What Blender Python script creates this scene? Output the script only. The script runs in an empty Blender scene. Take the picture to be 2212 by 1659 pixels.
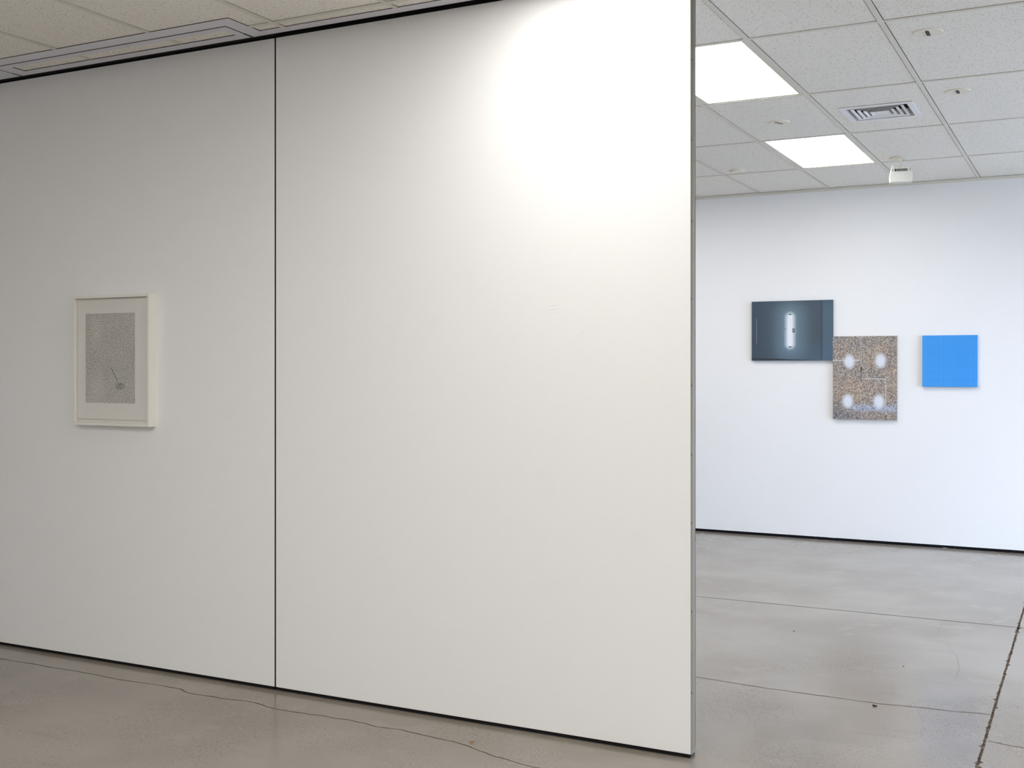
import bpy, bmesh, math, random
from mathutils import Vector

sc = bpy.context.scene
COL = sc.collection

# ------------------------------------------------------------------ camera
FPX, CX, CY = 2436.37, 1128.92, 788.12          # focal length and principal point in 2212x1659 pixels
CAMZ = 1.5014
cd = bpy.data.cameras.new('camera')
cam = bpy.data.objects.new('camera', cd)
COL.objects.link(cam)
cam.location = (0, 0, CAMZ)
cam.rotation_euler = (math.radians(90), 0, math.radians(26.9586))
cd.sensor_fit = 'HORIZONTAL'
cd.sensor_width = 36.0
cd.lens = FPX / 2212 * 36.0
cd.shift_x = -(CX - 1106) / 2212
cd.shift_y = (CY - 829.5) / 2212
cd.clip_start = 0.05
sc.camera = cam

# ------------------------------------------------------------------ sky, exposure
SKY_COLOR, SKY_STRENGTH = (0.58, 0.73, 1.0), 14.0
TROFFER = 9.0
TROFFER_COLOR = (1.0, 0.988, 0.965)
EXPOSURE = 0.26
w = bpy.data.worlds.new('sky')
sc.world = w
w.use_nodes = True
bg = w.node_tree.nodes['Background']
bg.inputs[0].default_value = (*SKY_COLOR, 1)
bg.inputs[1].default_value = SKY_STRENGTH
vs = sc.view_settings
vs.view_transform = 'Standard'
vs.look = 'None'
vs.gamma = 1.0
vs.use_curve_mapping = False
vs.exposure = EXPOSURE
sc.cycles.diffuse_bounces = 5
sc.cycles.max_bounces = 8
sc.cycles.glossy_bounces = 3
sc.cycles.use_adaptive_sampling = True
sc.cycles.adaptive_threshold = 0.03
sc.cycles.use_light_tree = False
sc.cycles.denoising_prefilter = 'NONE'

# ------------------------------------------------------------------ dimensions (metres)
ZC = 3.0155                  # ceiling
XL, XR = -7.46, 4.0          # side walls
YB, YF = -3.4, 9.797         # back and far wall
U0, V0 = -1.4343, 5.1316     # ceiling grid origin (right / near edge of a bar)
TX, TY = 0.6, 1.2            # tile pitch
BAR = 0.024
YP = 4.1155                  # front face of the partition


# ------------------------------------------------------------------ node helper
def s2l(c):
    c = c / 255.0
    return c / 12.92 if c <= 0.04045 else ((c + 0.055) / 1.055) ** 2.4


def rgb(r, g, b):
    return (s2l(r), s2l(g), s2l(b), 1.0)


class Sk:
    """A shader socket with arithmetic."""
    def __init__(self, m, s):
        self.m, self.s = m, s

    def _op(self, op, b=None, c=None, clamp=False):
        n = self.m.nt.nodes.new('ShaderNodeMath')
        n.operation = op
        n.use_clamp = clamp
        for i, v in enumerate((self, b, c)):
            if v is None:
                continue
            if isinstance(v, Sk):
                self.m.nt.links.new(v.s, n.inputs[i])
            else:
                n.inputs[i].default_value = v
        return Sk(self.m, n.outputs[0])

    def __add__(self, o): return self._op('ADD', o)
    __radd__ = __add__
    def __sub__(self, o): return self._op('SUBTRACT', o)
    def __rsub__(self, o): return (self * -1.0) + o
    def __mul__(self, o): return self._op('MULTIPLY', o)
    __rmul__ = __mul__
    def __truediv__(self, o): return self._op('DIVIDE', o)
    def abs(self): return self._op('ABSOLUTE')
    def max(self, o): return self._op('MAXIMUM', o)
    def min(self, o): return self._op('MINIMUM', o)
    def pow(self, o): return self._op('POWER', o)
    def sqrt(self): return self._op('SQRT')
    def gt(self, o): return self._op('GREATER_THAN', o)
    def lt(self, o): return self._op('LESS_THAN', o)
    def sin(self): return self._op('SINE')
    def clamp(self): return self._op('ADD', 0.0, clamp=True)

    def step(self, a, b, smooth=True):
        n = self.m.nt.nodes.new('ShaderNodeMapRange')
        n.interpolation_type = 'SMOOTHSTEP' if smooth else 'LINEAR'
        n.clamp = True
        self.m.nt.links.new(self.s, n.inputs[0])
        n.inputs[1].default_value, n.inputs[2].default_value = a, b
        if a > b:
            n.inputs[1].default_value, n.inputs[2].default_value = b, a
            n.inputs[3].default_value, n.inputs[4].default_value = 1.0, 0.0
        return Sk(self.m, n.outputs[0])

    def band(self, a, b, e):
        return self.step(a - e, a + e) * self.step(b + e, b - e)


class Mat:
    def __init__(self, name, color=(0.8, 0.8, 0.8, 1), rough=0.5, metal=0.0, spec=0.5):
        self.mat = bpy.data.materials.new(name)
        self.mat.use_nodes = True
        self.nt = self.mat.node_tree
        self.b = self.nt.nodes['Principled BSDF']
        self.out = self.nt.nodes['Material Output']
        self.b.inputs['Base Color'].default_value = color if len(color) == 4 else (*color, 1)
        self.b.inputs['Roughness'].default_value = rough
        self.b.inputs['Metallic'].default_value = metal
        self.b.inputs['Specular IOR Level'].default_value = spec
        self._pos = None

    def pos(self, obj=False):
        if obj:
            return self.nt.nodes.new('ShaderNodeTexCoord').outputs['Object']
        if self._pos is None:
            self._pos = self.nt.nodes.new('ShaderNodeNewGeometry').outputs['Position']
        return self._pos

    def xyz(self, vec):
        n = self.nt.nodes.new('ShaderNodeSeparateXYZ')
        self.nt.links.new(vec, n.inputs[0])
        return tuple(Sk(self, o) for o in n.outputs)

    def vec(self, x, y, z):
        n = self.nt.nodes.new('ShaderNodeCombineXYZ')
        for i, v in enumerate((x, y, z)):
            if isinstance(v, Sk):
                self.nt.links.new(v.s, n.inputs[i])
            else:
                n.inputs[i].default_value = v
        return n.outputs[0]

    def noise(self, vec, scale, detail=2.0, rough=0.5, dist=0.0):
        n = self.nt.nodes.new('ShaderNodeTexNoise')
        self.nt.links.new(vec, n.inputs['Vector'])
        n.inputs['Scale'].default_value = scale
        n.inputs['Detail'].default_value = detail
        n.inputs['Roughness'].default_value = rough
        n.inputs['Distortion'].default_value = dist
        return Sk(self, n.outputs[0])

    def voronoi(self, vec, scale, feature='F1', rnd=1.0):
        n = self.nt.nodes.new('ShaderNodeTexVoronoi')
        n.feature = feature
        self.nt.links.new(vec, n.inputs['Vector'])
        n.inputs['Scale'].default_value = scale
        n.inputs['Randomness'].default_value = rnd
        d = Sk(self, n.outputs['Distance'])
        sep = self.nt.nodes.new('ShaderNodeSeparateColor')
        self.nt.links.new(n.outputs['Color'], sep.inputs[0])
        return d, Sk(self, sep.outputs[0]), Sk(self, sep.outputs[1])

    def mix(self, a, b, f):
        n = self.nt.nodes.new('ShaderNodeMix')
        n.data_type = 'RGBA'
        n.clamp_factor = True
        if isinstance(f, Sk):
            self.nt.links.new(f.s, n.inputs[0])
        else:
            n.inputs[0].default_value = f
        for i, v in ((6, a), (7, b)):
            if isinstance(v, tuple):
                n.inputs[i].default_value = v if len(v) == 4 else (*v, 1)
            else:
                self.nt.links.new(v, n.inputs[i])
        return n.outputs[2]

    def scale_color(self, a, f):
        n = self.nt.nodes.new('ShaderNodeVectorMath')
        n.operation = 'SCALE'
        if isinstance(a, tuple):
            n.inputs[0].default_value = a[:3]
        else:
            self.nt.links.new(a, n.inputs[0])
        self.nt.links.new(f.s, n.inputs['Scale'])
        return n.outputs[0]

    def color(self, s):
        self.nt.links.new(s, self.b.inputs['Base Color'])

    def rough(self, s):
        self.nt.links.new(s.s, self.b.inputs['Roughness'])

    def bump(self, h, strength, dist):
        n = self.nt.nodes.new('ShaderNodeBump')
        n.inputs['Strength'].default_value = strength
        n.inputs['Distance'].default_value = dist
        self.nt.links.new(h.s, n.inputs['Height'])
        self.nt.links.new(n.outputs[0], self.b.inputs['Normal'])


# ------------------------------------------------------------------ materials
def m_wall(name, col, scuff=False):
    m = Mat(name, col, 0.55, spec=0.3)
    p = m.pos()
    if scuff:
        smu = m.noise(p, 5.5, 2, 0.6).step(0.66, 0.80)
        m.color(m.mix(col, tuple(c * 0.985 for c in col[:3]) + (1,), smu))
    return m.mat


WHITE = m_wall('white_wall_paint', (0.88, 0.88, 0.877, 1))
PANEL_WHITE = m_wall('white_panel_paint', (0.88, 0.877, 0.87, 1), True)
RAW_EDGE = Mat('raw_board_edge', rgb(128, 120, 98), 0.8, spec=0.1).mat
ALU = Mat('brushed_aluminium', rgb(136, 129, 117), 0.5, 0.1, 0.3).mat
ALU_PAINT = Mat('silver_anodised_track', rgb(226, 226, 234), 0.42, 0.2).mat
TRACK_SHADE = Mat('shaded_track_channel', rgb(62, 60, 64), 0.6, 0.3).mat  # shade inside the track channel put into its dark grey colour
BLACK = Mat('black_rubber_seal', (0.006, 0.006, 0.007, 1), 0.7, spec=0.3).mat
SLOT = Mat('black_slot_liner', (0.02, 0.02, 0.022, 1), 0.6).mat
PLENUM = Mat('dark_plenum', (0.03, 0.03, 0.03, 1), 0.9).mat
GRID = Mat('painted_tee_bar', rgb(226, 223, 212), 0.5, spec=0.3).mat
FRAME_WHITE = Mat('white_lacquered_wood', rgb(236, 233, 226), 0.4, spec=0.4).mat
CREAM = Mat('cream_plastic_plate', rgb(234, 228, 212), 0.4).mat
LAMP_WHITE = Mat('white_lamp_housing', rgb(214, 214, 206), 0.4, 0.0, 0.3).mat
VENT_WHITE = Mat('white_powder_coat', rgb(238, 238, 240), 0.4).mat
VENT_DARK = Mat('dark_duct', (0.008, 0.008, 0.008, 1), 0.9).mat
PAPER = Mat('white_mount_paper', rgb(232, 230, 222), 0.75, spec=0.2).mat
LEAF = Mat('dry_orange_leaf', rgb(196, 140, 62), 0.6).mat
CHIP = Mat('dark_debris', rgb(70, 58, 48), 0.8).mat
SCREW = Mat('dark_screw', rgb(52, 50, 44), 0.5, 0.6).mat
FILLER = None


def m_tile():
    m = Mat('mineral_fibre_tile', rgb(233, 230, 225), 0.85, spec=0.15)
    p = m.pos()
    x, y, z = m.xyz(p)
    v = m.vec(x, y, 0.0)
    d, r1, r2 = m.voronoi(v, 95)
    big = d.step(0.30, 0.18) * r1.gt(0.70)
    d2, q1, q2 = m.voronoi(v, 210)
    small = d2.step(0.34, 0.20) * q1.gt(0.62)
    pit = big.max(small * 0.7)
    m.color(m.mix(rgb(244, 241, 234), rgb(126, 118, 108), pit * 0.85))
    return m.mat


def m_concrete():
    m = Mat('polished_concrete', (0.243, 0.213, 0.178, 1), 0.3, spec=0.5)
    p = m.pos()
    x, y, z = m.xyz(p)
    cl = m.noise(p, 1.1, 2, 0.55)
    c2 = m.noise(p, 5.0, 2, 0.6)
    base = m.mix((0.226, 0.194, 0.158, 1), (0.289, 0.258, 0.217, 1), cl.step(0.30, 0.70))
    base = m.mix(base, (0.297, 0.265, 0.227, 1), c2.step(0.52, 0.75) * 0.45)
    # trowel streaks running along the wall
    st = m.noise(m.vec(x * 2.2, y * 13.0, 0.0), 1.0, 2, 0.6)
    base = m.mix(base, (0.202, 0.175, 0.145, 1), st.step(0.58, 0.78) * 0.28)
    # worn areas that show the sand and fine aggregate
    worn = m.noise(p, 1.35, 2, 0.55).step(0.40, 0.58) * (y + cl * 1.2).step(7.6, 5.6)
    v = m.vec(x, y, 0.0)
    d, r1, r2 = m.voronoi(v, 150)
    dark = d.step(0.46, 0.26) * r1.gt(0.58)
    light = d.step(0.42, 0.24) * r1.lt(0.16)
    d2, q1, q2 = m.voronoi(v, 62)
    coarse = d2.step(0.34, 0.20) * q1.gt(0.80)
    fine = m.noise(p, 230, 0, 0.7)
    base = m.mix(base, (0.145, 0.122, 0.099, 1), dark * worn * 0.8)
    base = m.mix(base, (0.337, 0.305, 0.263, 1), light * worn * 0.5)
    base = m.mix(base, (0.121, 0.101, 0.080, 1), coarse * worn * 0.65)
    base = m.mix(base, (0.168, 0.144, 0.117, 1), fine.step(0.52, 0.72) * (worn * 0.25 + 0.03))
    # a few isolated pits and stains
    d3, t1, t2 = m.voronoi(p, 7.0)
    spot = d3.step(0.026, 0.014) * t1.gt(0.72)
    base = m.mix(base, (0.033, 0.027, 0.020, 1), spot * 0.85)
    m.color(base)
    m.rough(0.18 + worn * 0.04)
    return m.mat


TILE = m_tile()
CONCRETE = m_concrete()
_m = Mat('brown_joint_filler', rgb(120, 104, 88), 0.9)
_p = _m.pos()
_m.color(_m.mix(rgb(84, 72, 60), rgb(150, 134, 116), _m.noise(_p, 55, 3).step(0.35, 0.7)))
FILLER = _m.mat
CRACK = Mat('hairline_crack', rgb(76, 64, 53), 0.9).mat


def m_base():
    m = Mat('black_skirting_gap', (0.008, 0.008, 0.010, 1), 0.9, spec=0.1)
    p = m.pos()
    x, y, z = m.xyz(p)
    sm = m.noise(m.vec(x * 9.0, y, z * 160.0), 1.0, 3, 0.6).step(0.66, 0.70)
    pa = m.noise(m.vec(x, 0.0, 0.0), 2.3, 1).step(0.50, 0.60)
    m.color(m.mix((0.008, 0.008, 0.010, 1), rgb(215, 218, 225), sm * pa))
    return m.mat


BASE = m_base()


def m_light():
    m = Mat('opal_diffuser_lit', (0.9, 0.9, 0.9, 1), 0.4)
    m.b.inputs['Emission Color'].default_value = (*TROFFER_COLOR, 1)
    m.b.inputs['Emission Strength'].default_value = TROFFER
    return m.mat


LIT = m_light()


def m_glass(name):
    m = Mat(name)
    nt = m.nt
    tr = nt.nodes.new('ShaderNodeBsdfTransparent')
    gl = nt.nodes.new('ShaderNodeBsdfGlossy')
    gl.inputs['Roughness'].default_value = 0.0
    lw = nt.nodes.new('ShaderNodeLayerWeight')
    lw.inputs['Blend'].default_value = 0.5
    fac = Sk(m, lw.outputs['Facing']).pow(5.0) * 0.95 + 0.035
    mx = nt.nodes.new('ShaderNodeMixShader')
    nt.links.new(fac.s, mx.inputs[0])
    nt.links.new(tr.outputs[0], mx.inputs[1])
    nt.links.new(gl.outputs[0], mx.inputs[2])
    nt.links.new(mx.outputs[0], m.out.inputs[0])
    return m.mat


GLASS = m_glass('clear_glass')


# ------------------------------------------------------------------ mesh helpers
def add_box(bm, x0, x1, y0, y1, z0, z1):
    v = [bm.verts.new((x, y, z)) for z in (z0, z1) for y in (y0, y1) for x in (x0, x1)]
    for f in ((0, 2, 3, 1), (4, 5, 7, 6), (0, 1, 5, 4), (2, 6, 7, 3), (0, 4, 6, 2), (1, 3, 7, 5)):
        bm.faces.new([v[i] for i in f])
    return bm


def boxes(*bs, bevel=0.0):
    bm = bmesh.new()
    for b in bs:
        add_box(bm, *b)
    if bevel:
        bmesh.ops.bevel(bm, geom=list(bm.edges), offset=bevel, segments=2, affect='EDGES')
    return bm


def lathe(prof, seg=40, cap=True):
    """prof = [(r, z)...] from top to bottom."""
    bm = bmesh.new()
    rings = []
    for r, z in prof:
        rings.append([bm.verts.new((r * math.cos(2 * math.pi * i / seg), r * math.sin(2 * math.pi * i / seg), z)) for i in range(seg)])
    for a, b in zip(rings, rings[1:]):
        for i in range(seg):
            bm.faces.new((a[i], b[i], b[(i + 1) % seg], a[(i + 1) % seg]))
    if cap:
        bm.faces.new(rings[-1])
        bm.faces.new(rings[0][::-1])
    return bm


def mesh(bm, name):
    bmesh.ops.recalc_face_normals(bm, faces=list(bm.faces))
    me = bpy.data.meshes.new(name)
    bm.to_mesh(me)
    bm.free()
    return me


def obj(name, bm, mat, parent=None, loc=None, smooth=False, label=None):
    me = bm if isinstance(bm, bpy.types.Mesh) else mesh(bm, name)
    if mat is not None and not me.materials:
        me.materials.append(mat)
    if smooth:
        for p in me.polygons:
            p.use_smooth = True
    o = bpy.data.objects.new(name, me)
    COL.objects.link(o)
    if loc:
        o.location = loc
    if parent:
        o.parent = parent
    if label:
        o['label'] = label
    return o


def thing(name, label, cat, loc=(0, 0, 0), group=None):
    o = bpy.data.objects.new(name, None)
    o.empty_display_size = 0.1
    COL.objects.link(o)
    o.location = loc
    tag(o, label, cat, group)
    return o


def tag(o, label, cat, group=None):
    o['label'] = label
    o['category'] = cat
    if group:
        o['group'] = group
    return o


def struct(o):
    o['kind'] = 'structure'
    return o


# ================================================================== FLOOR
rng = random.Random(4)
XS, YS = -0.397, 7.030               # saw-cut joints across the slab
floor = struct(obj('floor', boxes((XL - 0.2, XR + 0.2, YB - 0.2, YF + 0.2, -0.20, -0.010)), FILLER))
floor['label'] = 'grey polished concrete floor with saw cuts and hairline cracks'


def jag_line(y0, y1, side, n):
    """One edge of the wide joint, chipped here and there."""
    pts = []
    for i in range(n + 1):
        y = y0 + (y1 - y0) * i / n
        off = 0.0055 + rng.uniform(-0.0009, 0.0009)
        if 3.8 < y < 8.5:
            r = rng.random()
            if r < 0.06:
                off += rng.uniform(0.006, 0.016)
            elif r < 0.22:
                off += rng.uniform(0.001, 0.004)
        pts.append((XS + side * off, y))
    return pts


def slab(poly):
    bm = bmesh.new()
    top = [bm.verts.new((x, y, 0.0)) for x, y in poly]
    bot = [bm.verts.new((x, y, -0.010)) for x, y in poly]
    bm.faces.new(top)
    n = len(poly)
    for i in range(n):
        bm.faces.new((top[i], bot[i], bot[(i + 1) % n], top[(i + 1) % n]))
    bmesh.ops.triangulate(bm, faces=[f for f in bm.faces if len(f.verts) > 4])
    return bm


G = 0.0055
for y0, y1, n in ((YB, YS - G, 700), (YS + G, YF, 180)):
    lt = jag_line(y0, y1, -1, n)
    rt = jag_line(y0, y1, 1, n)
    obj('slab', slab([(XL, y0)] + lt + [(XL, y1)]), CONCRETE, floor)
    obj('slab', slab(rt + [(XR, y1), (XR, y0)]), CONCRETE, floor)


obj('joint_fill', boxes((XL, XR, YS - 0.0058, YS + 0.0058, -0.0095, -0.0006)), Mat('dark_joint_fill', rgb(48, 43, 38), 0.95, spec=0.1).mat, floor)  # dark strip laid in the thin joint so it reads as a line


def ribbon(pts, wid, z=0.0004, sub=10, jit=0.006, taper=True):
    """A thin wandering strip along pts."""
    P = []
    for (ax, ay), (bx, by) in zip(pts, pts[1:]):
        for k in range(sub):
            t = k / sub
            P.append((ax + (bx - ax) * t, ay + (by - ay) * t))
    P.append(pts[-1])
    off = 0.0
    Q = []
    for i, (x, y) in enumerate(P):
        off = off * 0.8 + rng.uniform(-jit, jit)
        Q.append((x + rng.uniform(-jit, jit) * 0.3, y + off))
    bm = bmesh.new()
    prev = None
    for i, (x, y) in enumerate(Q):
        wd = wid * rng.uniform(0.5, 1.3)
        if taper and (i == 0 or i == len(Q) - 1):
            wd *= 0.2
        a = Q[max(i - 1, 0)]
        b = Q[min(i + 1, len(Q) - 1)]
        dx, dy = b[0] - a[0], b[1] - a[1]
        L = math.hypot(dx, dy) or 1
        nx, ny = -dy / L * wd / 2, dx / L * wd / 2
        cur = (bm.verts.new((x + nx, y + ny, z)), bm.verts.new((x - nx, y - ny, z)))
        if prev:
            bm.faces.new((prev[0], prev[1], cur[1], cur[0]))
        prev = cur
    return bm


obj('crack', ribbon([(-2.6, 5.30), (-2.1, 5.24), (-1.712, 5.219), (-1.27, 5.184), (-0.865, 5.167), (-0.664, 5.194), (-0.405, 5.226)], 0.0075), CRACK, floor)
obj('crack', ribbon([(-0.39, 4.851), (-0.31, 4.835), (-0.252, 4.823), (0.3, 4.79), (0.9, 4.83)], 0.006), CRACK, floor)
obj('crack', ribbon([(-6.2, 3.93), (-4.984, 3.919), (-4.6, 3.926), (-4.207, 3.923), (-3.80, 3.925), (-3.643, 3.908), (-3.40, 3.92), (-3.22, 3.916), (-2.967, 3.913), (-2.72, 3.912), (-2.515, 3.903), (-2.233, 3.87), (-2.05, 3.80), (-1.75, 3.76)], 0.0055), CRACK, floor)
obj('crack', ribbon([(-0.86, 7.30), (-0.845, 7.14), (-0.80, 7.03), (-0.79, 6.60)], 0.0012, jit=0.002), CRACK, floor)
obj('crack', ribbon([(-0.72, 6.45), (-0.64, 6.20), (-0.60, 5.92), (-0.60, 5.70)], 0.0016, jit=0.002), CRACK, floor)

# ================================================================== WALLS
WT = 0.2
far = struct(obj('wall_far', boxes((XL - WT, XR + WT, YF, YF + WT, 0.024, ZC + 0.25)), WHITE))
far['label'] = 'white painted far wall with three pictures'
struct(obj('wall_left', boxes((XL - WT, XL, YB - WT, YF, 0.0, ZC + 0.25)), WHITE))
struct(obj('wall_back', boxes((XL, XR, YB - WT, YB, 0.0, ZC + 0.25)), WHITE))
WY0, WY1, WZ0, WZ1 = 4.75, 9.25, 0.10, 2.45
struct(obj('wall_right', boxes(
    (XR, XR + WT, YB - WT, WY0, 0.0, ZC + 0.25), (XR, XR + WT, WY1, YF, 0.0, ZC + 0.25),
    (XR, XR + WT, WY0, WY1, 0.0, WZ0), (XR, XR + WT, WY0, WY1, WZ1, ZC + 0.25)), WHITE))
bb = struct(obj('baseboard_far', boxes((XL, XR, YF + 0.004, YF + 0.05, 0.0, 0.0238)), BASE))
bb['label'] = 'black recessed strip with white paint smears under the far wall'
nwin = 3
for i in range(nwin):
    a = WY0 + (WY1 - WY0) * i / nwin
    b = WY0 + (WY1 - WY0) * (i + 1) / nwin
    f = 0.045
    wi = struct(obj('window_%d' % (i + 1), boxes(
        (XR + 0.04, XR + 0.12, a, b, WZ0, WZ0 + f), (XR + 0.04, XR + 0.12, a, b, WZ1 - f, WZ1),
        (XR + 0.04, XR + 0.12, a, a + f, WZ0 + f, WZ1 - f), (XR + 0.04, XR + 0.12, b - f, b, WZ0 + f, WZ1 - f)), ALU))
    obj('pane', boxes((XR + 0.077, XR + 0.083, a + f, b - f, WZ0 + f, WZ1 - f)), GLASS, wi)
GROUND = Mat('pale_paving', (0.34, 0.34, 0.33, 1), 0.9)
_p = GROUND.pos()
GROUND.color(GROUND.mix((0.30, 0.30, 0.29, 1), (0.38, 0.38, 0.37, 1), GROUND.noise(_p, 3, 4)))
struct(obj('ground', boxes((XR + WT, XR + 30, -25, 35, -0.25, -0.05)), GROUND.mat))

# ================================================================== CEILING
ceil = struct(obj('ceiling', boxes((XL - WT, XR + WT, YB - WT, YF + WT, ZC + 0.16, ZC + 0.30)), PLENUM))
ceil['label'] = 'suspended ceiling of speckled white tiles in a metal grid'
ix0, ix1 = math.floor((XL - U0) / TX), math.ceil((XR - U0) / TX)
iy0, iy1 = math.floor((YB - V0) / TY), math.ceil((YF - V0) / TY)
GAP = 0.004
TZ0, TZ1 = ZC, ZC + 0.015
# lit troffers sit in these cells (column index left of grid line, row index)
LIGHT_CELLS = [(-1, -6), (-1, -4), (-1, -2), (-1, 0), (-1, 2), (2, -6), (2, -4), (5, -6), (5, -4), (5, -2), (-1, -5), (2, -5), (5, 0), (5, 2), (-4, -6), (-4, -4), (-4, 0), (-4, 2)]  # most of these are unseen troffers added to raise the ambient light
# rails of the sliding wall (they interrupt the tiles)
MR0, MR1 = 4.012, 4.300          # main track, near and far edge
LN0, LN1 = 3.800, 3.928          # outer loop rail
LX1 = -3.374                     # right end of the loop
CROSS = [(-3.514, -3.374), (-5.091, -4.912), (-6.66, -6.48)]
holes = [(XL, XR, MR0, MR1), (XL, LX1, LN0, MR0)]


def subtract(rects, h):
    out = []
    for (a, b, c, d) in rects:
        hx0, hx1, hy0, hy1 = h
        if hx1 <= a or hx0 >= b or hy1 <= c or hy0 >= d:
            out.append((a, b, c, d))
            continue
        if hx0 > a:
            out.append((a, hx0, c, d)); a = hx0
        if hx1 < b:
            out.append((hx1, b, c, d)); b = hx1
        if hy0 > c:
            out.append((a, b, c, hy0)); c = hy0
        if hy1 < d:
            out.append((a, b, hy1, d))
    return [r for r in out if r[1] - r[0] > 0.012 and r[3] - r[2] > 0.012]


VX, VY, VH = -1.150, 6.985, 0.175    # vent centre and half opening
std = mesh(boxes((0, TX - BAR - 2 * GAP, 0, TY - BAR - 2 * GAP, 0, 0.015)), 'tile')
for i in range(ix0, ix1):
    for k in range(iy0, iy1):
        if (i, k) in LIGHT_CELLS:
            continue
        a, b = U0 + TX * i + GAP, U0 + TX * (i + 1) - BAR - GAP
        c, d = V0 + TY * k + BAR + GAP, V0 + TY * (k + 1) - GAP
        full = a >= XL and b <= XR and c >= YB and d <= YF
        a, b, c, d = max(a, XL + 0.003), min(b, XR - 0.003), max(c, YB + 0.003), min(d, YF - 0.004)
        if b - a < 0.02 or d - c < 0.02:
            continue
        rects = [(a, b, c, d)]
        for h in holes:
            rects = subtract(rects, h)
        vent = a < VX < b and c < VY < d
        if vent:
            rects = subtract(rects, (VX - VH, VX + VH, VY - VH, VY + VH))
        if not rects:
            continue
        if full and rects == [(a, b, c, d)] and not vent:
            obj('tile', std, TILE, ceil, (a, c, TZ0))
        else:
            obj('tile', boxes(*[(r[0], r[1], r[2], r[3], TZ0, TZ1) for r in rects]), TILE, ceil)
# slivers of tile inside the loop of the track
edges = [-3.514, -4.912], [-5.091, -6.48]
for e1, e0 in edges:
    cuts = [e0] + [U0 + TX * i for i in range(ix0, ix1) if e0 < U0 + TX * i < e1] + [e1]
    for a, b in zip(cuts, cuts[1:]):
        a2 = a + (0.002 if a == e0 else GAP)
        b2 = b - (0.002 if b == e1 else BAR + GAP)
        if b2 - a2 > 0.02:
            obj('tile', boxes((a2, b2, LN1 + 0.002, MR0 - 0.002, TZ0, TZ1)), TILE, ceil)
        if b != e1:
            obj('cross_tee', boxes((b - BAR, b, LN1, MR0, ZC - 0.001, ZC + 0.012)), GRID, ceil)

BZ0, BZ1 = ZC - 0.0035, ZC + 0.030


def tee(x0, x1, y0, y1, name):
    """T-bar: flange plus upstand."""
    cx_, cy_ = (x0 + x1) / 2, (y0 + y1) / 2
    if name == 'main_tee':
        up = (cx_ - 0.001, cx_ + 0.001, y0, y1, BZ0 + 0.004, BZ1)
    else:
        up = (x0, x1, cy_ - 0.001, cy_ + 0.001, BZ0 + 0.004, BZ1)
    obj(name, boxes((x0, x1, y0, y1, BZ0, BZ0 + 0.004), up), GRID, ceil)


for i in range(ix0, ix1 + 1):
    x = U0 + TX * i
    if not XL + 0.05 < x < XR:
        continue
    near = LN0 if x - BAR < LX1 else MR0
    tee(x - BAR, x, YB, near, 'main_tee')
    tee(x - BAR, x, MR1, YF - 0.021, 'main_tee')
for k in range(iy0, iy1 + 1):
    y = V0 + TY * k
    if not YB + 0.05 < y < YF - 0.06:
        continue
    for i in range(ix0, ix1):
        a, b = max(U0 + TX * i, XL), min(U0 + TX * (i + 1) - BAR, XR)
        if k == -1:
            if b <= LX1:
                continue
            a = max(a, LX1)
        if b - a > 0.02:
            tee(a, b, y, y + BAR, 'cross_tee')
tr = struct(obj('trim_1', boxes((XL, XR, YF - 0.020, YF, BZ0 - 0.001, BZ0 + 0.001), (XL, XR, YF - 0.0018, YF, BZ0 - 0.021, BZ0 - 0.001)), GRID))
tr['label'] = 'cream metal angle where the ceiling meets the far wall'

# ---- lit troffers, with unseen ones added for ambient light
fl = {(-1, 0): 'glowing white ceiling light panel beside the wall edge, nearer of the two',
      (-1, 2): 'glowing white ceiling light panel farther back, near the far wall',
      (-1, -2): 'glowing white ceiling light panel just in front of the white sliding panel'}
lens = mesh(boxes((0.030, TX - BAR - 0.024, BAR + 0.018, TY - 0.018, 0.002, 0.006)), 'diffuser')
fr_ = mesh(boxes((0.003, 0.030, BAR + 0.003, TY - 0.003, 0.0, 0.06), (TX - BAR - 0.024, TX - BAR - 0.003, BAR + 0.003, TY - 0.003, 0.0, 0.06),
                 (0.030, TX - BAR - 0.024, BAR + 0.003, BAR + 0.018, 0.0, 0.06), (0.030, TX - BAR - 0.024, TY - 0.018, TY - 0.003, 0.0, 0.06),
                 (0.003, TX - BAR - 0.003, BAR + 0.003, TY - 0.003, 0.06, 0.065)), 'frame')
lens.materials.append(LIT)
lens.materials.append(GRID)
for p_ in lens.polygons:                      # only the underside of the sheet glows
    p_.material_index = 0 if p_.normal.z < -0.5 else 1
for i, k in LIGHT_CELLS:
    lb = fl.get((i, k), 'glowing white ceiling light panel, unseen, added to brighten the rooms')
    t = thing('ceiling_light', lb, 'ceiling light', (U0 + TX * i, V0 + TY * k, ZC), 'recessed ceiling light panels')
    obj('frame', fr_, GRID, t)
    obj('diffuser', lens, LIT, t)

# ================================================================== SLIDING WALL TRACK
tk = thing('ceiling_track', 'silver metal ceiling track with a rectangular loop above the sliding panels', 'track', (0, 0, 0))
RZ0, RZ1 = ZC - 0.005, ZC - 0.003
# main rail: near flange, recessed underside, far flange
XJ = -3.229
for a, b in ((XL, -3.3745), (-3.3735, XJ - 0.0008), (XJ + 0.0008, XR)):
    obj('rail_flange', boxes((a, b, MR0, 4.066, RZ0, RZ1), (a, b, 4.060, 4.066, RZ1, 3.060)), ALU_PAINT, tk)
obj('rail_flange', boxes((XL, XR, 4.246, MR1, RZ0, RZ1), (XL, XR, 4.246, 4.252, RZ1, 3.060)), ALU_PAINT, tk)
obj('channel', boxes((-3.360, XR, 4.066, 4.246, 3.030, 3.060)), TRACK_SHADE, tk)
obj('channel', boxes((XL, -3.360, 4.066, 4.246, 3.0225, 3.060)), TRACK_SHADE, tk)
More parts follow.
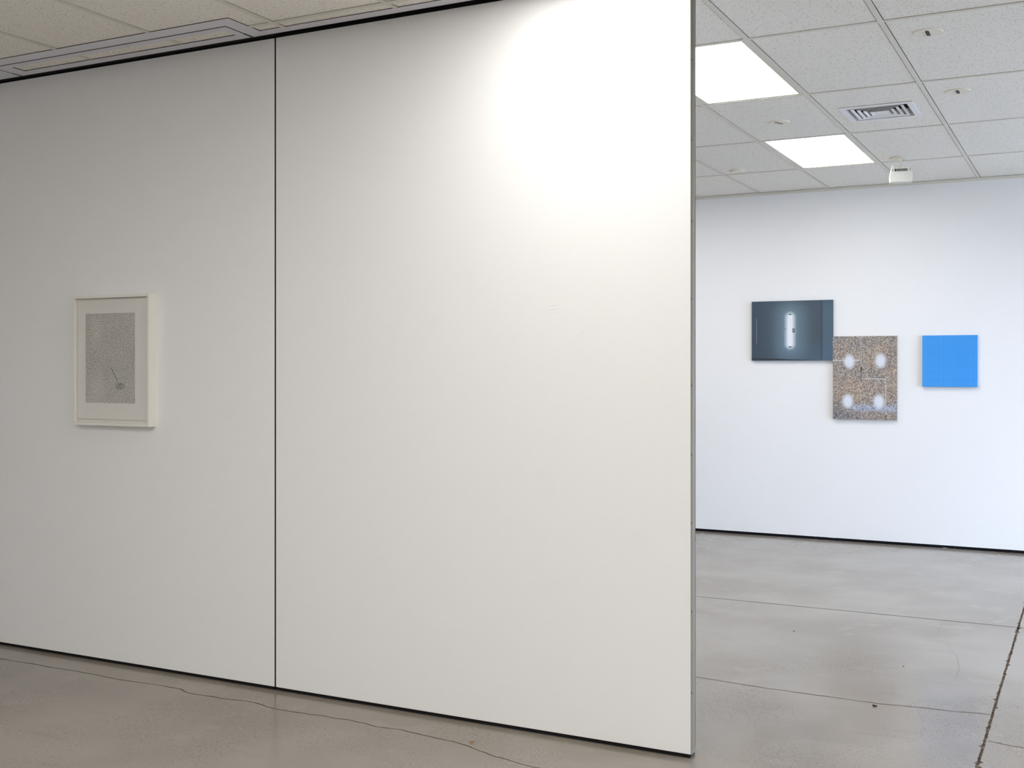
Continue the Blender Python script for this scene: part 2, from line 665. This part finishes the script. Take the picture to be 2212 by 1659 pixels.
# loop rail: outer strip, slot, inner strip
SL0, SL1 = 3.876, 3.889
obj('rail_flange', boxes((XL, LX1, LN0, SL0, RZ0, RZ1)), ALU_PAINT, tk)
for (e1, e0) in ((-3.468, -4.997), (-5.009, -6.565), (-6.577, XL)):
    obj('rail_flange', boxes((e0, e1, SL1, LN1, RZ0, RZ1)), ALU_PAINT, tk)
obj('slot', boxes((XL, -3.456, SL0 - 0.004, SL1 + 0.004, RZ1, ZC + 0.014)), SLOT, tk)
for cx0, cx1, sx in ((-3.514, -3.374, -3.462), (-5.091, -4.912, -5.003), (-6.66, -6.48, -6.571)):
    y0 = SL0 if cx1 == LX1 else LN1
    obj('rail_flange', boxes((sx + 0.006, cx1, y0, MR0, RZ0, RZ1)), ALU_PAINT, tk)
    obj('rail_flange', boxes((cx0, sx - 0.006, LN1, MR0, RZ0, RZ1)), ALU_PAINT, tk)
    obj('slot', boxes((sx - 0.010, sx + 0.010, SL1, 4.058, RZ1, ZC + 0.014)), SLOT, tk)
    # the slot goes on across the main flange
    obj('slot', boxes((sx - 0.006, sx + 0.006, MR0 - 0.001, 4.068, RZ0 - 0.0006, RZ0 + 0.001)), SLOT, tk)

# ================================================================== SLIDING PANELS
BT = 0.019
PT = 0.076
PZ0, PZ1 = 0.0175, 3.0078


def partition(x0, x1, label, end=False):
    t = thing('partition_panel', label, 'wall panel', ((x0 + x1) / 2, YP + PT / 2, 0), 'sliding partition panels')
    h = (x1 - x0) / 2
    q = PT / 2
    obj('face_board', boxes((-h, h, -q, -q + BT, PZ0, PZ1), bevel=0.0012), PANEL_WHITE, t)
    obj('face_board', boxes((-h, h - (0.006 if end else 0.0), q - 0.012, q, PZ0, PZ1), bevel=0.0012), PANEL_WHITE, t)
    obj('core', boxes((-h + 0.012, h - 0.012, -q + BT, q - 0.012, 0.045, PZ1 - 0.02)), SLOT, t)
    for s in (-1, 1):
        e = s * (h - 0.001)
        bm = bmesh.new()
        # extruded aluminium edge with a rounded bulb
        sec = [(0.0, -q + BT), (0.0, -q + BT + 0.007), (-0.006, -q + BT + 0.008), (-0.006, -q + BT + 0.012)]
        if end:
            for a in range(0, 9):
                an = math.pi * a / 8
                sec.append((-0.004 + 0.005 * math.sin(an), -q + BT + 0.029 - 0.016 * math.cos(an)))
        sec += [(-0.006, q - 0.014), (0.0, q - 0.0125), (0.0, q - 0.012), (-0.02, q - 0.012), (-0.02, -q + BT)]
        lo = [bm.verts.new((e + s * a, b, 0.033)) for a, b in sec]
        hi = [bm.verts.new((e + s * a, b, PZ1 - 0.003)) for a, b in sec]
        n = len(sec)
        for i in range(n):
            bm.faces.new((lo[i], lo[(i + 1) % n], hi[(i + 1) % n], hi[i]))
        bm.faces.new(lo)
        bm.faces.new(hi)
        obj('edge_profile', bm, ALU if end else SLOT, t)
    if not end:
        obj('joint_seal', boxes((h, h + 0.009, -q + 0.0025, q - 0.004, PZ0, PZ1 - 0.002)), BLACK, t)
    obj('bottom_seal', boxes((-h + 0.004, h - 0.004, -q + 0.010, q - 0.010, 0.002, 0.030)), BLACK, t)
    obj('top_seal', boxes((-h - 0.004, h + (0.0 if end else 0.004), -q + 0.012, q - 0.012, PZ1 - 0.004, 3.0295 if end else 3.0220)), BLACK, t)
    if end:
        obj('raw_edge', boxes((h, h + 0.0006, -q + 0.0015, -q + BT, PZ0 + 0.002, PZ1 - 0.002)), RAW_EDGE, t, label='unpainted olive board edge')
        obj('end_cap', boxes((h - 0.004, h - 0.0015, -q + BT, q - 0.012, 0.010, 0.0325)), ALU, t)
        for z in (2.665, 2.36, 2.049, 1.753, 1.422, 1.157, 0.898, 0.56, 0.25):
            bm = bmesh.new()
            bmesh.ops.create_cone(bm, cap_ends=True, segments=10, radius1=0.0045, radius2=0.0035, depth=0.002)
            bmesh.ops.rotate(bm, verts=bm.verts, matrix=__import__('mathutils').Matrix.Rotation(math.pi / 2, 3, 'Y'))
            bmesh.ops.translate(bm, verts=bm.verts, vec=(h + 0.001, -q + 0.011, z))
            obj('screw', bm, SCREW, t)
    return t


pr = partition(-3.3685, -1.3765, 'large bare white sliding wall panel with exposed metal edge at the opening', True)
partition(-5.3705, -3.3775, 'white sliding wall panel that carries the small framed print')
partition(XL + 0.02, -5.3795, 'white sliding wall panel at the far left against the side wall')

# small paint scuffs on the bare panel
def scuff(px, pz, L, t, ang):
    bm = bmesh.new()
    n = 8
    up, lo, mid = [], [], []
    for i in range(n + 1):
        u = i / n - 0.5
        ww = t * (1 - (2 * u) ** 2) + 0.0002
        x, z = px + u * L * math.cos(ang), pz + u * L * math.sin(ang) + 0.0012 * math.sin(9 * u)
        up.append(bm.verts.new((x, -PT / 2 - 0.00005, z + ww)))
        mid.append(bm.verts.new((x, -PT / 2 - 0.0007, z)))
        lo.append(bm.verts.new((x, -PT / 2 - 0.00005, z - ww)))
    for i in range(n):
        bm.faces.new((up[i], up[i + 1], mid[i + 1], mid[i]))
        bm.faces.new((mid[i], mid[i + 1], lo[i + 1], lo[i]))
    o = obj('paint_scuff', bm, PANEL_WHITE, pr)
    return o


for px, pz, L, t_, an in ((0.39, 1.905, 0.055, 0.0025, 0.1), (0.415, 1.742, 0.035, 0.0022, 0.0), (0.42, 1.728, 0.045, 0.002, 0.05),
                          (0.43, 1.714, 0.03, 0.0018, 0.1), (0.515, 1.695, 0.022, 0.002, 0.35), (0.21, 1.86, 0.012, 0.003, 1.2),
                          (0.56, 1.64, 0.05, 0.002, 0.6), (-0.62, 1.66, 0.03, 0.002, 0.3), (-0.30, 1.70, 0.012, 0.002, 0.0)):
    scuff(px, pz, L, t_, an)

# ================================================================== FRAMED PRINT ON THE LEFT PANEL
FX0, FX1, FZ0, FZ1 = -4.632, -4.112, 1.198, 1.849
FD, FB = 0.045, 0.013
fx, fz = (FX0 + FX1) / 2, (FZ0 + FZ1) / 2
t = thing('framed_print', 'small white box framed speckled black and white print on the left panel', 'picture', (fx, YP, FZ0))
hw, hh = (FX1 - FX0) / 2, FZ1 - FZ0
for b in ((-hw, -hw + FB, -FD, 0, 0, hh), (hw - FB, hw, -FD, 0, 0, hh)):
    obj('frame_side', boxes(b, bevel=0.0008), FRAME_WHITE, t)
for b in ((-hw + FB, hw - FB, -FD, 0, 0, FB), (-hw + FB, hw - FB, -FD, 0, hh - FB, hh)):
    obj('frame_side', boxes(b, bevel=0.0008), FRAME_WHITE, t)
obj('backing', boxes((-hw + FB, hw - FB, -0.020, -0.002, FB, hh - FB)), PAPER, t)
obj('mount', boxes((-hw + FB + 0.002, hw - FB - 0.014, -0.0275, -0.020, FB + 0.018, hh - FB - 0.006)), PAPER, t)


def m_print():
    m = Mat('speckled_print', rough=0.7, spec=0.2)
    x, y, z = m.xyz(m.pos(True))
    # local picture coordinates 0..1
    u, v = x, z
    p = m.vec(x, 0.0, z)
    fine = m.noise(p, 215, 2, 0.75)
    mid = m.noise(p, 120, 2, 0.7)
    pat = m.noise(p, 9, 2)

    def blob(cx_, cz_, rx, rz):
        a, b = (u - cx_) / rx, (v - cz_) / rz
        return (a * a + b * b).sqrt().step(1.0, 0.0)
    pale = (blob(-0.095, 0.15, 0.07, 0.12) * 0.8).max(blob(-0.08, -0.15, 0.08, 0.16) * 0.7)
    dens = pat * 0.35 + 0.36 - pale * 0.30
    dk = (0.50 - fine + dens * 0.16).step(0.0, 0.14) * 0.62
    sp = (mid - 0.76 + dens * 0.22).step(-0.02, 0.05)
    dark = dk.max(sp * 0.95)
    # the dark heap and the handle-like stroke
    heap = blob(0.068, -0.140, 0.060, 0.032).step(0.05, 0.7) * (mid + 0.22).clamp().step(0.45, 0.95)
    dark = dark.max(heap)
    sx = (u - 0.016) - (0.045 - v) * 0.0
    # stroke from (0.010,-0.050) to (0.055,-0.118)
    ax, az, bx, bz = 0.006, -0.045, 0.054, -0.118
    L = math.hypot(bx - ax, bz - az)
    dx, dz = (bx - ax) / L, (bz - az) / L
    along = (u - ax) * dx + (v - az) * dz
    perp = ((u - ax) * (-dz) + (v - az) * dx).abs()
    stroke = perp.step(0.0024, 0.0010) * along.band(0.004, L, 0.003)
    dark = dark.max(stroke)
    m.color(m.mix(rgb(230, 226, 218), rgb(40, 38, 38), dark))
    return m.mat


ib = bmesh.new()
iw, ih = 0.339, 0.449
icx, icz = -4.3915, 1.535
# the print lies flat on the mount, 0.6 mm proud
pl = obj('print_sheet', boxes((-iw / 2, iw / 2, -0.0003, 0.0003, -ih / 2, ih / 2)), m_print(), t, (icx - fx, -0.0279, icz - FZ0))
obj('glass', boxes((-hw + FB, hw - FB, -FD + 0.006, -FD + 0.008, FB, hh - FB)), GLASS, t)

# ================================================================== PICTURES ON THE FAR WALL
PD = 0.030
FACE = YF - PD


def art(x0, x1, z0, z1, face_mat, side_col, label, name):
    t = thing(name, label, 'picture', ((x0 + x1) / 2, YF, z0))
    hw, hh = (x1 - x0) / 2, z1 - z0
    side = Mat(name + '_edge', side_col, 0.6).mat
    obj('panel', boxes((-hw, hw, -PD + 0.001, 0, 0, hh)), side, t)
    o = obj('print_face', boxes((-hw, hw, -PD, -PD + 0.001, -hh / 2, hh / 2)), face_mat, t, (0, 0, hh / 2))
    return t


def m_tube(W, H):
    m = Mat('night_tube_photo', rough=0.32, spec=0.4)
    x, y, z = m.xyz(m.pos(True))
    u, v = x / W + 0.5, z / H + 0.5
    p = m.vec(x, 0.0, z)
    cx_ = 0.482
    dx = (u - cx_) * W
    # distance to the vertical tube
    dz = ((v - 0.50) * H).abs() - 0.225 * H
    d = (dx * dx + dz.max(0.0) * dz.max(0.0)).sqrt()
    base = m.mix(rgb(62, 76, 90), rgb(78, 96, 106), u.step(0.0, 0.55))
    base = m.mix(base, rgb(70, 84, 95), u.step(0.55, 0.86))
    base = m.mix(base, rgb(78, 100, 116), u.step(0.865, 0.895))
    base = m.mix(base, rgb(80, 100, 124), v.step(0.4, 0.05) * u.step(0.2, 0.5) * 0.5)
    base = m.mix(base, rgb(60, 78, 98), v.step(0.88, 1.0) * 0.4)
    base = m.mix(base, rgb(92, 102, 108), m.noise(p, 60, 3, 0.7).step(0.45, 0.8) * 0.25)
    glow = d.step(0.23, 0.0, False)
    base = m.mix(base, rgb(128, 152, 168), glow.pow(2.2) * 0.95)
    halo = d.step(0.060, 0.020)
    base = m.mix(base, rgb(196, 212, 220), halo)
    core = d.step(0.030, 0.014)
    base = m.mix(base, rgb(232, 234, 244), core)
    # end caps, bracket, screw, second tube that is off, dark foot line
    cap = (dx.abs()).step(0.014, 0.010) * ((v - 0.5).abs()).band(0.262, 0.280, 0.004)
    base = m.mix(base, rgb(48, 60, 66), cap * 0.9)
    br = u.band(0.508, 0.540, 0.003) * v.band(0.468, 0.534, 0.004)
    base = m.mix(base, rgb(70, 84, 78), br)
    base = m.mix(base, rgb(158, 172, 164), u.band(0.512, 0.528, 0.003) * v.band(0.480, 0.522, 0.004) * 0.8)
    sx, sz = (u - 0.423) * W, (v - 0.527) * H
    base = m.mix(base, rgb(52, 72, 80), (sx * sx + sz * sz).sqrt().step(0.006, 0.003))
    off = u.band(0.059, 0.069, 0.002) * v.band(0.275, 0.715, 0.008)
    base = m.mix(base, rgb(112, 122, 144), off)
    base = m.mix(base, rgb(44, 54, 60), u.band(0.071, 0.080, 0.002) * v.band(0.265, 0.72, 0.008) * 0.7)
    base = m.mix(base, rgb(58, 66, 80), u.band(0.855, 0.872, 0.006) * 0.7)
    foot = (v - 0.045 + u * 0.05).step(0.004, -0.004)
    base = m.mix(base, rgb(40, 46, 54), foot * 0.85)
    m.color(base)
    return m.mat


def m_pavement(W, H):
    m = Mat('speckled_paving_photo', rough=0.45, spec=0.4)
    x, y, z = m.xyz(m.pos(True))
    u, v = x / W + 0.5, z / H + 0.5
    p = m.vec(x, 0.0, z)
    tone = m.noise(p, 5, 2)
    base = m.mix(rgb(150, 140, 134), rgb(172, 152, 134), tone.step(0.35, 0.7))
    base = m.mix(base, rgb(142, 140, 140), v.step(0.75, 1.0) * u.step(0.5, 0.1) * 0.8)
    base = m.mix(base, rgb(118, 118, 126), v.step(0.28, 0.0) * u.step(0.75, 0.1))
    bl = v.band(0.10, 0.175, 0.025) * u.step(0.22, 0.36)
    base = m.mix(base, rgb(168, 178, 208), bl * 0.8)
    d, r1, r2 = m.voronoi(p, 165)
    grain = m.noise(p, 260, 2, 0.75)
    base = m.mix(base, rgb(74, 66, 62), r1.step(0.66, 0.84) * 0.70)
    base = m.mix(base, rgb(218, 210, 200), r1.step(0.24, 0.10) * 0.65)
    base = m.mix(base, rgb(84, 74, 68), grain.step(0.60, 0.72) * 0.5)

    def line(f, c, s=1.0):
        nonlocal base
        base = m.mix(base, c, f * s)
    GR, DK = rgb(172, 180, 186), rgb(40, 38, 40)
    line(u.band(0.442, 0.452, 0.002), GR, 0.8)
    ck = (v.band(0.565, 0.632, 0.012)).max(v.band(0.445, 0.560, 0.01) * 0.7).max(v.band(0.365, 0.395, 0.01) * 0.6)
    line(u.band(0.439, 0.457, 0.003) * ck, DK, 0.95)
    line(v.band(0.703, 0.713, 0.002) * u.lt(0.45), rgb(204, 206, 206), 0.9)
    line(v.band(0.484, 0.495, 0.002) * u.band(0.455, 0.835, 0.004), rgb(196, 200, 204), 0.9)
    line(v.band(0.497, 0.504, 0.002) * u.band(0.455, 0.835, 0.004) * m.noise(m.vec(x, 0.0, 0.0), 12, 2).step(0.42, 0.52), DK, 0.8)
    line(u.band(0.826, 0.840, 0.002) * v.band(0.06, 0.49, 0.004), rgb(178, 190, 200), 0.9)
    line(u.band(0.828, 0.838, 0.002) * v.lt(0.058), DK, 0.95)

    def glow(cu, cv, rx, rz):
        a, b = (u - cu) * W / rx, (v - cv) * H / rz
        return (a * a + b * b).sqrt()
    for cu, cv in ((0.262, 0.695), (0.752, 0.704), (0.238, 0.215), (0.726, 0.215)):
        g = glow(cu, cv, 0.060, 0.082)
        base = m.mix(base, rgb(222, 228, 238), g.step(1.0, 0.35) * (0.55 + m.noise(p, 170, 2) * 0.9).clamp())
    m.color(base)
    return m.mat


def m_blue(W, H):
    m = Mat('blue_grid_print', rough=0.5, spec=0.35)
    x, y, z = m.xyz(m.pos(True))
    p = m.vec(x, 0.0, z)
    n = m.noise(p, 4, 1)
    base = m.mix(rgb(58, 152, 232), rgb(66, 160, 240), n)
    for c in (x, z):
        k = m.noise(m.vec(c, 0.3, 0.0), 34, 2, 0.6)
        f = (c * (2 * math.pi / 0.0176)).sin().step(0.80, 0.97) * k.step(0.30, 0.65)
        base = m.mix(base, rgb(44, 134, 216), f * 0.75)
    m.color(base)
    return m.mat


art(-2.704, -2.002, 1.539, 2.057, m_tube(0.702, 0.518), rgb(70, 82, 94), 'dark blue photograph of a glowing upright tube on the far wall', 'tube_photograph')
art(-2.001, -1.479, 1.042, 1.7435, m_pavement(0.522, 0.7015), rgb(150, 138, 128), 'tall grey-brown speckled paving photograph with four white glows', 'paving_photograph')
art(-1.276, -0.854, 1.322, 1.7425, m_blue(0.422, 0.4205), rgb(120, 150, 200), 'square bright blue picture with a fine grid', 'blue_picture')

# ================================================================== CEILING PLATES, VENT, SPOTLIGHT
PLATE_R = 0.0675


def plate(x, y, rot, label, slot=True):
    t = thing('spotlight_socket', label, 'ceiling plate', (x, y, ZC), 'round spotlight sockets on the ceiling')
    t.rotation_euler = (0, 0, rot)
    h = 0.0055
    if slot:
        # disc with a rectangular opening: ring of quads between circle and slot
        sw, sl = 0.0095, 0.045
        bm = bmesh.new()
        seg = 48
        outer, rim, inner = [], [], []
        for i in range(seg):
            a = 2 * math.pi * i / seg
            c, s = math.cos(a), math.sin(a)
            outer.append(bm.verts.new((PLATE_R * c, PLATE_R * s, 0)))
            rim.append(bm.verts.new(((PLATE_R - 0.004) * c, (PLATE_R - 0.004) * s, -h)))
            k = min(sw / abs(c) if abs(c) > 1e-6 else 9, sl / abs(s) if abs(s) > 1e-6 else 9)
            inner.append(bm.verts.new((k * c, k * s, -h)))
        up = [bm.verts.new((v.co.x, v.co.y, -0.001)) for v in inner]
        for i in range(seg):
            j = (i + 1) % seg
            bm.faces.new((outer[i], outer[j], rim[j], rim[i]))
            bm.faces.new((rim[i], rim[j], inner[j], inner[i]))
            bm.faces.new((inner[i], inner[j], up[j], up[i]))
        obj('plate', bm, CREAM, t)
        obj('slot', boxes((-0.0105, 0.0105, -0.046, 0.046, -0.0042, -0.0012)), SLOT, t)
        for yy in (-0.02, 0.02):
            obj('contact', lathe([(0.0025, 0.0), (0.0025, -0.0012)], 10), SCREW, t, (-0.018, yy, -h))
    else:
        obj('plate', lathe([(PLATE_R, 0), (PLATE_R, -0.005), (PLATE_R - 0.004, -0.008)], 48), CREAM, t)
        obj('cover', lathe([(0.050, 0), (0.050, -0.006), (0.046, -0.009)], 48), CREAM, t, (0, 0, -0.008))
    return t


plate(-0.684, 5.412, 0.0, 'round cream plate with dark slot on the ceiling, largest and nearest')
plate(-0.683, 6.650, 0.0, 'round cream plate with dark slot on the ceiling, right of the air vent')
plate(-1.766, 7.000, math.radians(-22), 'round cream plate with dark slot between the two lit ceiling panels')
plate(-2.492, 8.570, 0.0, 'small round cover plate without slot by the panel edge near the far wall', False)

# ---- air vent
t = thing('air_vent', 'square white louvred air vent in the ceiling beside a lit panel', 'air vent', (VX, VY, ZC))
OH = 0.212


def frustum(bm, h0, z0, h1, z1, th=0.0015):
    """Square ring of sloped blades from half size h0 at z0 to h1 at z1, with thickness."""
    def ring(h, z):
        return [bm.verts.new((sx * h, sy * h, z)) for sx, sy in ((-1, -1), (1, -1), (1, 1), (-1, 1))]
    a, b, c, d = ring(h0, z0), ring(h1, z1), ring(h1 - th * 2, z1), ring(h0 - th * 2, z0)
    for r, q in ((a, b), (b, c), (c, d), (d, a)):
        for i in range(4):
            j = (i + 1) % 4
            bm.faces.new((r[i], r[j], q[j], q[i]))


bm = bmesh.new()
frustum(bm, OH, -0.002, OH - 0.002, -0.006, 0.018)
obj('frame', bm, VENT_WHITE, t)
bm = bmesh.new()
frustum(bm, 0.1745, 0.045, 0.1745, -0.004, 0.001)
obj('collar', bm, VENT_WHITE, t)
for k, hb in enumerate((0.150, 0.118, 0.086, 0.054)):
    bm = bmesh.new()
    frustum(bm, hb - 0.016, -0.0025 - 0.0012 * k, hb, -0.006 - 0.0012 * k, 0.0008)
    frustum(bm, hb + 0.0005, -0.0022 - 0.0012 * k, hb + 0.0005, -0.006 - 0.0012 * k, 0.0008)
    if k == 3:
        v = [bm.verts.new((sx * (hb - 0.0165), sy * (hb - 0.0165), -0.0062)) for sx, sy in ((-1, -1), (1, -1), (1, 1), (-1, 1))]
        bm.faces.new(v)
    obj('louvre', bm, VENT_WHITE, t)
obj('duct', boxes((-0.174, 0.174, -0.174, 0.174, 0.046, 0.060)), VENT_DARK, t)

# ---- spotlight hanging from its plate, aimed at the far wall
t = thing('spotlight', 'white box shaped spotlight hanging from the ceiling near the far wall', 'spotlight', (-1.285, 8.600, ZC))
obj('plate', lathe([(PLATE_R, 0), (PLATE_R, -0.006), (PLATE_R - 0.005, -0.010)], 48), CREAM, t)
obj('adapter', boxes((-0.014, 0.014, -0.035, 0.035, -0.026, -0.010), bevel=0.003), CREAM, t)
obj('stem', lathe([(0.010, -0.024), (0.008, -0.040), (0.008, -0.062)], 20), LAMP_WHITE, t)
YAW = math.radians(11)
hd = obj('knuckle', lathe([(0.013, -0.016), (0.013, 0.016)], 24), LAMP_WHITE, t, (0.004, 0, -0.068))
hd.rotation_euler = (math.radians(90), 0, YAW)
# housing: barrel-sided box (profile in x, extruded in depth)
bm = bmesh.new()
prof = []
for z, wd in ((0.0, 0.066), (-0.012, 0.071), (-0.035, 0.078), (-0.060, 0.0815), (-0.085, 0.080), (-0.103, 0.076)):
    prof.append((z, wd))
rows = []
for dy, sc_ in ((-0.050, 0.94), (-0.044, 1.0), (0.040, 1.0), (0.046, 0.97)):
    loop = [bm.verts.new((wd * sc_, dy, z * (0.99 if sc_ < 1 else 1.0))) for z, wd in prof]
    loop += [bm.verts.new((-wd * sc_, dy, z * (0.99 if sc_ < 1 else 1.0))) for z, wd in reversed(prof)]
    rows.append(loop)
n = len(rows[0])
for a, b in zip(rows, rows[1:]):
    for i in range(n):
        bm.faces.new((a[i], a[(i + 1) % n], b[(i + 1) % n], b[i]))
bm.faces.new(rows[0])
bm.faces.new(rows[-1])
HL = (0.012, 0.0, -0.081)
ho = obj('housing', bm, LAMP_WHITE, t, HL)
ho.rotation_euler = (0, 0, YAW)


def on_housing(name, bm, mat):
    o = obj(name, bm, mat, ho)
    return o


on_housing('vent_slot', boxes((-0.046, 0.044, -0.0512, -0.0492, -0.025, -0.007)), SLOT)
bm = bmesh.new()
for i in range(9):
    xx = -0.034 + i * 0.0088
    add_box(bm, xx, xx + 0.0022, -0.0525, -0.0495, -0.0245, -0.0075)
fins = on_housing('fin_grille', bm, LAMP_WHITE)
for xx in (-0.064, 0.056):
    on_housing('vent_slot', boxes((xx, xx + 0.010, -0.0508, -0.0480, -0.011, -0.008), (xx, xx + 0.010, -0.0508, -0.0480, -0.021, -0.017)), SLOT)
on_housing('bracket', boxes((-0.066, -0.044, -0.040, 0.020, -0.001, 0.026), bevel=0.002), LAMP_WHITE)
on_housing('lens', boxes((-0.066, 0.066, 0.0455, 0.0475, -0.095, -0.012)), FRAME_WHITE)

# ================================================================== BITS ON THE FLOOR
def leaf_mesh(L, Wd, curl):
    bm = bmesh.new()
    n = 10
    rows = []
    for i in range(n + 1):
        u = i / n
        ww = Wd * math.sin(math.pi * min(1, u * 0.98 + 0.01)) ** 0.8 * (1.1 - 0.4 * u)
        z = 0.001 + curl * (u - 0.4) ** 2
        rows.append([bm.verts.new(((u - 0.5) * L, -ww, z + 0.002)), bm.verts.new(((u - 0.5) * L, 0, z)), bm.verts.new(((u - 0.5) * L, ww, z + 0.003))])
    for a, b in zip(rows, rows[1:]):
        for j in range(2):
            bm.faces.new((a[j], a[j + 1], b[j + 1], b[j]))
    bmesh.ops.solidify(bm, geom=list(bm.faces), thickness=0.0004)
    return bm


o = obj('dry_leaf', leaf_mesh(0.022, 0.006, 0.02), LEAF, None, (-2.209, 3.901, 0.0008))
o.rotation_euler = (0, 0, math.radians(20))
tag(o, 'tiny curled orange leaf on the concrete in front of the panel', 'leaf')


def chip(x, y, s, lab, seed, flat=0.4, cat='debris'):
    r = random.Random(seed)
    bm = bmesh.new()
    bmesh.ops.create_icosphere(bm, subdivisions=1, radius=s)
    for v in bm.verts:
        v.co = Vector((v.co.x * r.uniform(0.6, 1.3), v.co.y * r.uniform(0.5, 1.0), v.co.z * flat))
    mz = min(v.co.z for v in bm.verts)
    for v in bm.verts:
        v.co.z -= mz
    o = obj('debris_chip', bm, CHIP, None, (x, y, 0.0002))
    tag(o, lab, cat)
    return o


bm = bmesh.new()
o = obj('debris_flake', leaf_mesh(0.030, 0.010, 0.015), CHIP, None, (-0.866, 5.114, 0.0008))
o.rotation_euler = (0, 0, math.radians(-38))
tag(o, 'dark flake of debris lying just below the floor crack', 'debris')
chip(-1.518, 6.354, 0.006, 'tiny dark crumb on the concrete beyond the panel edge', 1)
chip(-0.855, 5.86, 0.0055, 'tiny dark crumb on the concrete left of the wide saw cut', 2)
